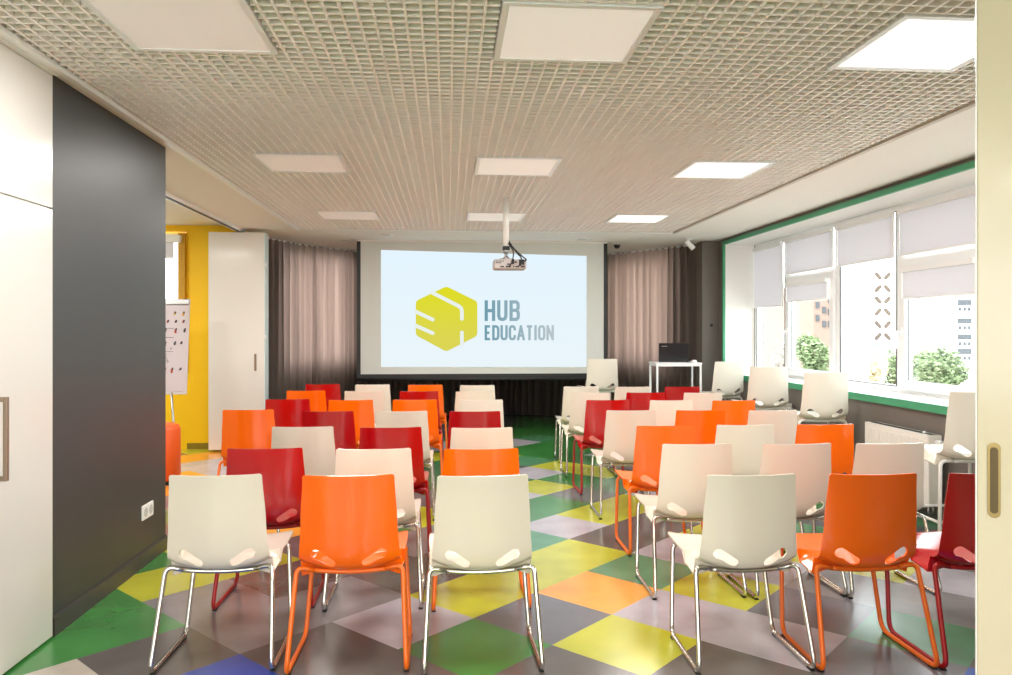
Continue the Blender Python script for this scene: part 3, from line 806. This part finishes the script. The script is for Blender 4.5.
    for e in [e for e in bm.edges if len(e.link_faces) == 1 and e.verts[0] in nv and e.verts[1] in nv]:
        a, c = e.verts; g = bm.faces.new([a, c, nv[c], nv[a]])
    bmesh.ops.recalc_face_normals(bm, faces=bm.faces)
    for e in bm.edges:
        if len(e.link_faces) == 2 and e.calc_face_angle(0) > .9: e.smooth = False
    me = bpy.data.meshes.new('seat_shell'); bm.to_mesh(me); bm.free()
    return me
SHELL = shell_mesh()

def make_chair(color):
    t = bpy.data.objects.new('sled_base_chair', None); COL.objects.link(t); t.empty_display_size = .1
    me = SHELL.copy(); me.materials.append(SH[color]); o = bpy.data.objects.new('seat_shell', me); COL.objects.link(o); o.parent = t
    r = .0105
    for s in (-1, 1):
        pts = fillet([(s * .150, -.165, .402), (s * .224, -.172, .420), (s * .2465, -.295, r), (s * .2415, .135, r), (s * .216, .205, .408), (s * .15, .200, .413)], .055, 7)
        f = MB(); f.tube(pts, r, 10); f.build('leg', FR[color], t)
        for y in (-.255, .1):
            f = MB(); f.box(s * .244 - .010, s * .244 + .010, y - .018, y + .018, 0.0, .006); f.build('glide', M['rubber'], t)
    f = MB(); f.tube(catmull([(-.150, -.165, .402), (-.08, -.162, .395), (0, -.160, .392), (.08, -.162, .395), (.150, -.165, .402)], 4), r, 10); f.build('crossbar', FR[color], t)
    f = MB(); f.tube(catmull([(-.150, .200, .413), (-.07, .198, .410), (0, .198, .409), (.07, .198, .410), (.150, .200, .413)], 4), r, 10); f.build('crossbar', FR[color], t)
    return t
def make_stool():
    t = bpy.data.objects.new('high_stool', None); COL.objects.link(t); t.empty_display_size = .1
    me = SHELL.copy(); me.materials.append(SH['white']); o = bpy.data.objects.new('seat_shell', me); COL.objects.link(o); o.parent = t; o.location = (0, 0, .245)
    r = .011; dz = .245; m = M['white_tube']
    for s in (-1, 1):
        f = MB(); f.tube(fillet([(s * .12, -.15, .394 + dz), (s * .205, -.155, .398 + dz), (s * .262, -.235, 0.004)], .06, 7), r, 10); f.build('leg', m, t)
        f = MB(); f.tube(fillet([(s * .12, .18, .409 + dz), (s * .205, .19, .409 + dz), (s * .262, .265, .004)], .06, 7), r, 10); f.build('leg', m, t)
    f = MB(); f.tube(catmull([(-.12, -.15, .394 + dz), (0, -.145, .391 + dz), (.12, -.15, .394 + dz)], 5), r, 10); f.build('crossbar', m, t)
    f = MB(); f.tube(catmull([(-.12, .18, .409 + dz), (0, .178, .408 + dz), (.12, .18, .409 + dz)], 5), r, 10); f.build('crossbar', m, t)
    z = .28
    f = MB(); f.tube(fillet([(-.242, -.19, z), (-.240, .232, z), (.240, .232, z), (.242, -.19, z)], .03, 5), .009, 8); f.build('footrest', m, t)
    f = MB(); f.tube([(-.242, -.19, z), (.242, -.19, z)], .009, 8); f.build('footrest', m, t)
    return t

LB = {1: [('white', 169, 263, 474.5), ('orange', 303, 395, 474.7), ('white', 438, 528, 475)],
      2: [('red', 227, 303.8, 448), ('white', 336.5, 412, 448.4), ('orange', 444, 520, 448.4)],
      3: [('white', 272, 335, 426.4), ('red', 360, 422.6, 427), ('white', 451, 514, 427.4)],
      4: [('orange', 222, 274, 409.5), ('red', 303, 354.5, 411), ('white', 376, 429, 411), ('red', 450, 502, 411)],
      5: [('red', 264.6, 310, 399), ('orange', 328, 374, 399.8), ('orange', 393, 438.5, 399.5), ('white', 458, 504, 399.6)],
      6: [('orange', 285, 326.5, 390.5), ('white', 343, 385, 390.8), ('red', 399, 439.6, 391), ('white', 455, 496.5, 391.3)],
      7: [('red', 304.7, 342, 384), ('white', 354.5, 391, 384.3), ('orange', 407.8, 444.3, 384.6), ('white', 460, 496, 385)]}
RB = {1: [('white', 707, 794, 474.3), ('orange', 831, 914.7, 473.5), ('red', 950, 1032, 472.5)],
      2: [('white', 661, 730.7, 443.5), ('white', 761.5, 829, 443.3), ('white', 856.5, 922, 443)],
      3: [('orange', 635.6, 693, 425.3), ('white', 716, 773, 424.6), ('orange', 797, 851.6, 424)],
      4: [('white', 605.6, 654.4, 410), ('orange', 676, 724, 410), ('white', 747, 796, 410)],
      5: [('red', 584.4, 628, 399.7), ('white', 648.5, 691.8, 400), ('orange', 711.7, 753.7, 400.2)],
      6: [('white', 570, 609.6, 392.5), ('red', 625.6, 664.5, 392.3), ('white', 683, 722, 392.5)],
      7: [('white', 563, 598.5, 386.3), ('white', 613.8, 649, 386.5), ('red', 664.4, 699, 386.5)]}
ordn = {1: 'nearest row', 2: 'second row back', 3: 'third row back', 4: 'fourth row back', 5: 'fifth row back', 6: 'sixth row back', 7: 'farthest row'}
frn = {'white': 'white shell chair on chrome base', 'orange': 'orange shell chair on orange base', 'red': 'red shell chair on red base'}
proto = {}
rj = random.Random(11)
for blk, B in (('left', LB), ('right', RB)):
    for r, row in B.items():
        n = len(row)
        for k, (c, u0, u1, v) in enumerate(row):
            x, y = atZ((u0 + u1) / 2, v, .823)
            if c not in proto: o = proto[c] = make_chair(c)
            else: o = copy_tree(proto[c])
            o.location = (x + (.012 if blk == 'right' else -.004), y + .238, 0); o.rotation_euler = (0, 0, math.radians(rj.uniform(-1.2, 1.2)))
            if n == 3: pos = ('leftmost', 'middle', 'rightmost')[k]
            else: pos = ('leftmost', 'second from left', 'third from left', 'rightmost')[k]
            tag(o, f'{frn[c]}, {blk} block, {ordn[r]}, {pos}', 'chair', f'shell chairs in the {blk} block of rows')
sp = None
for (u, v, Y, rz, lb) in ((603, 355, 9.7, 3, 'white high stool between the projector screen and the laptop table'),
                      (730, 361, 8.75, 12, 'white high stool at the far end of the window wall beside the taupe column'),
                      (769.5, 365.5, 7.45, -3, 'white high stool under the second window, before the far radiator'),
                      (827, 371, 6.4, -3, 'white high stool under the clear middle window'),
                      (983, 391, 4.32, -2, 'white high stool turned sideways beside the near radiator and cream door')):
    X, Yr, Z = ray(u, v); t_ = Y / Yr; x = X * t_
    o = make_stool() if sp is None else copy_tree(sp)
    if sp is None: sp = o
    a = math.radians(rz)
    o.location = (x - math.sin(a) * .235, Y + math.cos(a) * .242, 0); o.rotation_euler = (0, 0, a)
    tag(o, lb, 'stool', 'white high stools along the window wall')

# ------------------------------------------------------------------ laptop table
t = empty('high_table', (2.86, 9.3, 0), 0, 'small white high table with thin legs carrying the laptop', 'table')
f = MB(); f.box(-.29, .29, 0, .36, 1.008, 1.03); f.build('tabletop', M['pvc'], t, .002)
f = MB(); f.box(-.285, .285, .004, .026, .985, 1.008); f.box(-.285, .285, .334, .356, .985, 1.008); f.box(-.285, -.263, .026, .334, .985, 1.008); f.box(.263, .285, .026, .334, .985, 1.008); f.build('apron', M['pvc'], t)
for sx in (-.285, .263):
    for y_ in (.004, .334):
        f = MB(); f.box(sx, sx + .022, y_, y_ + .022, 0, .985); f.build('leg', M['pvc'], t)
t = empty('laptop', (2.845, 9.5, 1.03), math.radians(-14), 'open black laptop seen from behind on the white high table', 'laptop')
blk = mat('laptop_black', rgb(24, 24, 26), .4)
f = MB(); f.box(-.185, .185, -.06, .16, 0.0, .018); f.build('keyboard_base', blk, t, .003)
f = MB(); f.box(-.185, .185, -.008, 0, 0, .23, Matrix.Translation((0, -.055, .018)) @ Matrix.Rotation(math.radians(12), 4, 'X')); ld = f.build('lid', blk, t, .003)
f = MB(); f.box(-.15, -.08, -.0095, -.0075, .185, .195, Matrix.Translation((0, -.055, .018)) @ Matrix.Rotation(math.radians(12), 4, 'X')); f.build('lid_badge', M['silver'], ld)
t = empty('computer_mouse', (3.09, 9.44, 1.03), .3, 'small pale computer mouse on the table right of the laptop', 'mouse')
f = MB(); f.lathe([(.030, 0), (.034, .008), (.03, .022), (.014, .03), (.002, .031)], n=18)
o = f.build('mouse_body', M['pvc'], t); o.scale = (1, 1.5, 1)

# ------------------------------------------------------------------ sliding door panel on the right
t = empty('sliding_door', (1.378, 1.9, 0), math.radians(-34), 'cream glossy sliding door panel with brass recessed pull at right edge', 'door')
f = MB(); f.box(.0, 1.15, 0, .045, .012, 2.60); p_ = f.build('panel', M['door_cream'], t, .003)
f = MB(); f.box(-.003, .0, .002, .043, .012, 2.60); f.build('edge_strip', M['pvc'], t)
def slotpoly(cx_, z0, z1, r, n=10):
    return [(cx_ + r * math.cos(PI * k / n), z1 - r + r * math.sin(PI * k / n)) for k in range(n + 1)] + [(cx_ - r * math.cos(PI * k / n), z0 + r - r * math.sin(PI * k / n)) for k in range(n + 1)]
f = MB(); f.prism(slotpoly(.0376, .945, 1.140, .0145), .004, Matrix.Translation((0, -.003, 0))); pl = f.build('pull_plate', M['brass'], t)
f = MB(); f.prism(slotpoly(.0376, .957, 1.128, .009), .002, Matrix.Translation((0, -.0042, 0))); f.build('pull_recess', M['brass_dark'], pl)

# ------------------------------------------------------------------ hall behind the camera
b = MB()
b.box(-6.2, 3.62, -6.3, -6.2, 0, .6); b.box(-6.2, 3.62, -6.3, -6.2, 2.5, 2.9); b.box(-6.2, -5.4, -6.3, -6.2, .6, 2.5); b.box(2.9, 3.62, -6.3, -6.2, .6, 2.5)
structure(b.build('wall_back', M['white_paint']))
b = MB(); b.box(-6.3, -6.2, -6.2, 3.4, 0, 2.9); structure(b.build('wall_back_left', M['white_paint']))
b = MB(); b.box(-6.2, 3.62, -6.2, 1.9, 2.75, 2.85); b.box(-6.2, -2.25, 1.9, 3.5, 2.75, 2.85); structure(b.build('ceiling_back', M['ceil']))
b = MB(); b.box(-6.2, 3.62, 1.9, 1.95, 2.63, 2.88); structure(b.build('trim_12', M['trim_white']))

# ------------------------------------------------------------------ outside
def ext(u, v, D):
    X, Y, Z = ray(u, v); return Vector((X * D, Y * D, H_CAM + Z * D))
GZ = -3.2
b = MB(); b.box(5.2, 160, -40, 160, GZ - .2, GZ); structure(b.build('ground', mat('street_ground', rgb(205, 202, 192), .9)))
m_white_f = mat('white_facade', rgb(236, 234, 232), .8); m_beige = mat('beige_facade', rgb(112, 92, 82), .8, noise=.05, nscale=.5)
m_loz = mat('lattice_hole_brown', rgb(88, 74, 66), .8); m_wing = mat('facade_window_grey', rgb(74, 76, 82), .85)
m_bal = mat('balcony_white', rgb(235, 235, 235), .7)
def building(u0, u1, vtop, D, dep, rot, m, label):
    c = ext((u0 + u1) / 2, 330, D); w = (u1 - u0) / FPX * D / 2
    zt = H_CAM + (Y0 - vtop) / FPX * D
    base = -(YAW) + math.radians(rot)
    t = empty('building', (c.x, c.y, GZ), base, label, 'building')
    f = MB(); f.box(-w, w, 0, dep, 0, zt - GZ); f.build('facade', m, t)
    f = MB(); f.box(-w - .2, w + .2, -.2, dep + .2, zt - GZ, zt - GZ + .4); f.build('roof', m, t)
    return t, (lambda u, v: ((u - (u0 + u1) / 2) / FPX * D, H_CAM + (Y0 - v) / FPX * D - GZ))
t, q = building(735, 908, 120, 54, 12, 0, m_white_f, 'white building with cross-shaped lattice holes outside the middle window')
k = 52 / FPX
for (uc, vs) in ((882.6, (276, 288.6, 300, 312, 324.6, 336.5)), (802, (306, 317, 328, 295, 284, 339))):
    for i, v in enumerate(vs):
        up = {276: 1, 300: 1, 324.6: 1, 252: 1, 306: 1, 328: 1, 284: 1}.get(v, 0)
        for sgn in (-1, 1):
            x, z = q(uc + sgn * 4.6, v); sc_ = .72 if uc < 850 else 1
            f = MB(); f.prism(slotpoly(0, -.32 * sc_, .32 * sc_, .13 * sc_, 4), .04, Matrix.Translation((x, -.05, z)) @ Matrix.Rotation((sgn if up else -sgn) * math.radians(42), 4, 'Y')); f.build('lattice_hole', m_loz, t)
for (u, v) in ((850, 311), (850, 324), (858, 311), (866, 311.5), (850, 336), (858, 324), (850, 298), (850, 285)):
    x, z = q(u, v); f = MB(); f.box(x - .16, x + .16, -.06, 0.02, z - .3, z + .3); f.build('window', mat('pale_pane', rgb(196, 190, 196), .3), t)
x, z = q(880, 345.5); f = MB(); f.box(x - .75, x + .75, -.5, 0.0, z - .14, z + .14); f.build('awning', mat('blue_awning', rgb(120, 150, 190), .5), t)
t, q = building(906, 957, 130, 70, 14, 6, m_beige, 'beige apartment block outside the window nearest the cream door')
for v in (292, 312, 332, 272):
    for u in (924, 933, 942):
        x, z = q(u, v); f = MB(); f.box(x - .26, x + .26, -.08, 0.02, z - .35, z + .35); f.build('window', m_wing, t)
    x, z = q(933, v + 8); f = MB(); f.box(x - 1.4, x + 1.4, -.5, 0.0, z - .5, z + .35); f.build('balcony', m_bal, t)
t, q = building(955, 1010, 130, 50, 10, -4, m_white_f, 'white apartment block with grey window strips behind the tree by the cream door')
for v in (303, 321.5, 337.5, 352, 286):
    x, z = q(965, v); f = MB(); f.box(x - .42, x + .42, -.08, 0.02, z - .14, z + .22); f.build('window', m_wing, t)
    for uu in (960.5, 965, 969.5):
        x, z = q(uu, v + 6); f = MB(); f.box(x - .07, x + .07, -.09, 0.02, z - .12, z + .1); f.build('window', m_wing, t)
t, q = building(813, 838, 292, 40, 6, 5, mat('light_brick_facade', rgb(128, 108, 98), .8), 'pale pinkish house block behind the tree in the second window')
for (u, v) in ((817, 305), (817, 318), (824, 310), (830, 312), (830, 324), (824, 324), (830, 300)):
    x, z = q(u, v); f = MB(); f.box(x - .09, x + .09, -.06, 0.02, z - .16, z + .16); f.build('window', m_wing, t)

leafm = mat('green_leaves', rgb(142, 158, 118), .7, noise=.3, nscale=2.5)
leafp = mat('pale_blossom', rgb(226, 210, 178), .7, noise=.1, nscale=4); leafg = mat('grey_twigs', rgb(150, 146, 140), .8)
bark = mat('bark', rgb(96, 84, 72), .9)
def tree(u, v0, v1, w, D, m, name, label, cat, n=3200, seed=0, ls=.085):
    rnd = random.Random(seed); c = ext(u, (v0 + v1) / 2, D); rx = w / FPX * D / 2; rz = (v1 - v0) / FPX * D / 2
    t = empty(name, (c.x, c.y, GZ), 0, label, cat)
    lobes = [(rnd.uniform(-.55, .55) * rx, rnd.uniform(-.55, .55) * rx, rnd.uniform(-.5, .55) * rz, rnd.uniform(.38, .6)) for _ in range(9)]
    f = MB(); cz = c.z - GZ
    for _ in range(n):
        lx, ly, lz, lr = rnd.choice(lobes); d = Vector((rnd.gauss(0, 1), rnd.gauss(0, 1), rnd.gauss(0, 1))).normalized() * lr * rnd.uniform(.75, 1.05)
        p = Vector((lx + d.x * rx, ly + d.y * rx, cz + lz + d.z * rz)); s = ls * rnd.uniform(.6, 1.3)
        R = Matrix.Rotation(rnd.uniform(0, 6.28), 4, 'Z') @ Matrix.Rotation(rnd.uniform(-1.2, 1.2), 4, 'X')
        vs = [f.bm.verts.new(p + R @ Vector(q)) for q in ((-s, 0, 0), (0, -s * .6, 0), (s, 0, 0), (0, s * .6, .04))]; f.face(vs)
    f.build('crown', m, t)
    f = MB(); f.tube([(0, 0, 0), (.05, 0, cz * .5), (0, 0, max(.4, cz - rz * .2))], .16, 8, r2=.07)
    for k in range(5):
        a = k * 1.3; f.tube([(0, 0, max(.2, cz - rz * .6)), (rx * .5 * math.cos(a), rx * .5 * math.sin(a), cz + rz * .2)], .05, 6, r2=.02)
    f.build('trunk', bark, t)
tree(816, 332, 388, 40, 30, leafm, 'tree', 'bushy green tree outside the second window from the far end', 'tree', seed=1)
tree(938, 341, 402, 64, 27, leafm, 'tree', 'large green tree outside the window nearest the cream door', 'tree', 5200, seed=2)
tree(893, 350, 400, 20, 26, leafm, 'bush', 'small green bush low outside the middle window', 'bush', 1200, seed=3, ls=.06)
tree(873, 348, 396, 24, 25, leafp, 'blossom_bush', 'pale blossoming bush outside the middle window', 'bush', 900, seed=4, ls=.06)
tree(780, 342, 392, 20, 34, leafg, 'bare_bush', 'grey leafless bush seen through the farthest window', 'bush', 380, seed=5, ls=.07)
# parked car
c = ext(860, 374, 20.5); t = empty('parked_car', (c.x, c.y, GZ), math.radians(10), 'dark parked car low outside the middle window', 'car')
carp = mat('dark_car_paint', rgb(70, 84, 105), .25)
f = MB(); f.prism([(-2, .35), (-2, .8), (-1.1, .95), (-.6, 1.4), (.9, 1.4), (1.5, .95), (2.05, .85), (2.1, .35)], 1.7); f.build('car_body', carp, t, .05)
f = MB(); f.prism([(-.95, .97), (-.55, 1.34), (.82, 1.34), (1.3, .97)], 1.72, Matrix.Translation((0, -.01, 0))); f.build('window', m_wing, t)
for wx in (-1.25, 1.3):
    for wy in (0, 1.55):
        f = MB(); f.lathe([(.32, 0), (.32, .18)], axis='y', base=(wx, wy - .02, .32), n=18); f.build('wheel', M['rubber'], t)

# ------------------------------------------------------------------ light
w = bpy.data.worlds.new('sky'); scn.world = w; w.use_nodes = True
bg = w.node_tree.nodes['Background']; bg.inputs['Color'].default_value = (.96, .98, 1, 1); bg.inputs['Strength'].default_value = 4.0
def area(name, loc, rot, sx, sy, power, col=(1, 1, 1), portal=False):
    l = bpy.data.lights.new(name, 'AREA'); l.shape = 'RECTANGLE'; l.size = sx; l.size_y = sy; l.energy = power; l.color = col
    if portal: l.cycles.is_portal = True
    o = bpy.data.objects.new(name, l); COL.objects.link(o); o.location = loc; o.rotation_euler = rot; return o
area('window_portal', (XG + .09, (YN + YF) / 2, 1.7), (0, PI / 2, 0), 1.7, YF - YN, 1, portal=True)
area('window_portal', (-3.75, 9.74, 1.8), (-PI / 2, 0, 0), 1.1, 1.7, 1, portal=True)
area('window_portal', (-1.25, -6.19, 1.55), (PI / 2, 0, 0), 8.3, 1.9, 1, portal=True)
sun = bpy.data.lights.new('sun', 'SUN'); sun.energy = 4.0; sun.angle = .02; sun.color = (1, .96, .9)
so = bpy.data.objects.new('sun', sun); COL.objects.link(so); so.rotation_euler = Vector((.55, .45, -.75)).to_track_quat('-Z', 'Y').to_euler()
# fill lights added in the unseen hall behind the camera
for x in (-3.2, -1.2, .8, 2.6):
    for y in (-5.0, -3.2, -1.4):
        area('hall_fill', (x, y, 2.74), (0, 0, 0), .6, .6, 27, (1, .945, .88))
for x, y in ((-4.2, 7.6), (-3.6, 5.4)): area('side_room_fill', (x, y, 2.69), (0, 0, 0), .6, .6, 36, (1, .96, .9))  # unseen lights added to brighten the yellow side room
# light added below the ceiling panels, which are taken as switched off
for x, y, i, j in lamps:
    area('panel_fill', (x + .3, y + .3, ZC - .012), (0, 0, 0), .52, .52, 15, (1, .97, .94))
scn.cycles.max_bounces = 8; scn.cycles.diffuse_bounces = 5; scn.cycles.glossy_bounces = 3; scn.cycles.transparent_max_bounces = 8
scn.cycles.sample_clamp_indirect = 6
scn.cycles.caustics_reflective = False; scn.cycles.caustics_refractive = False
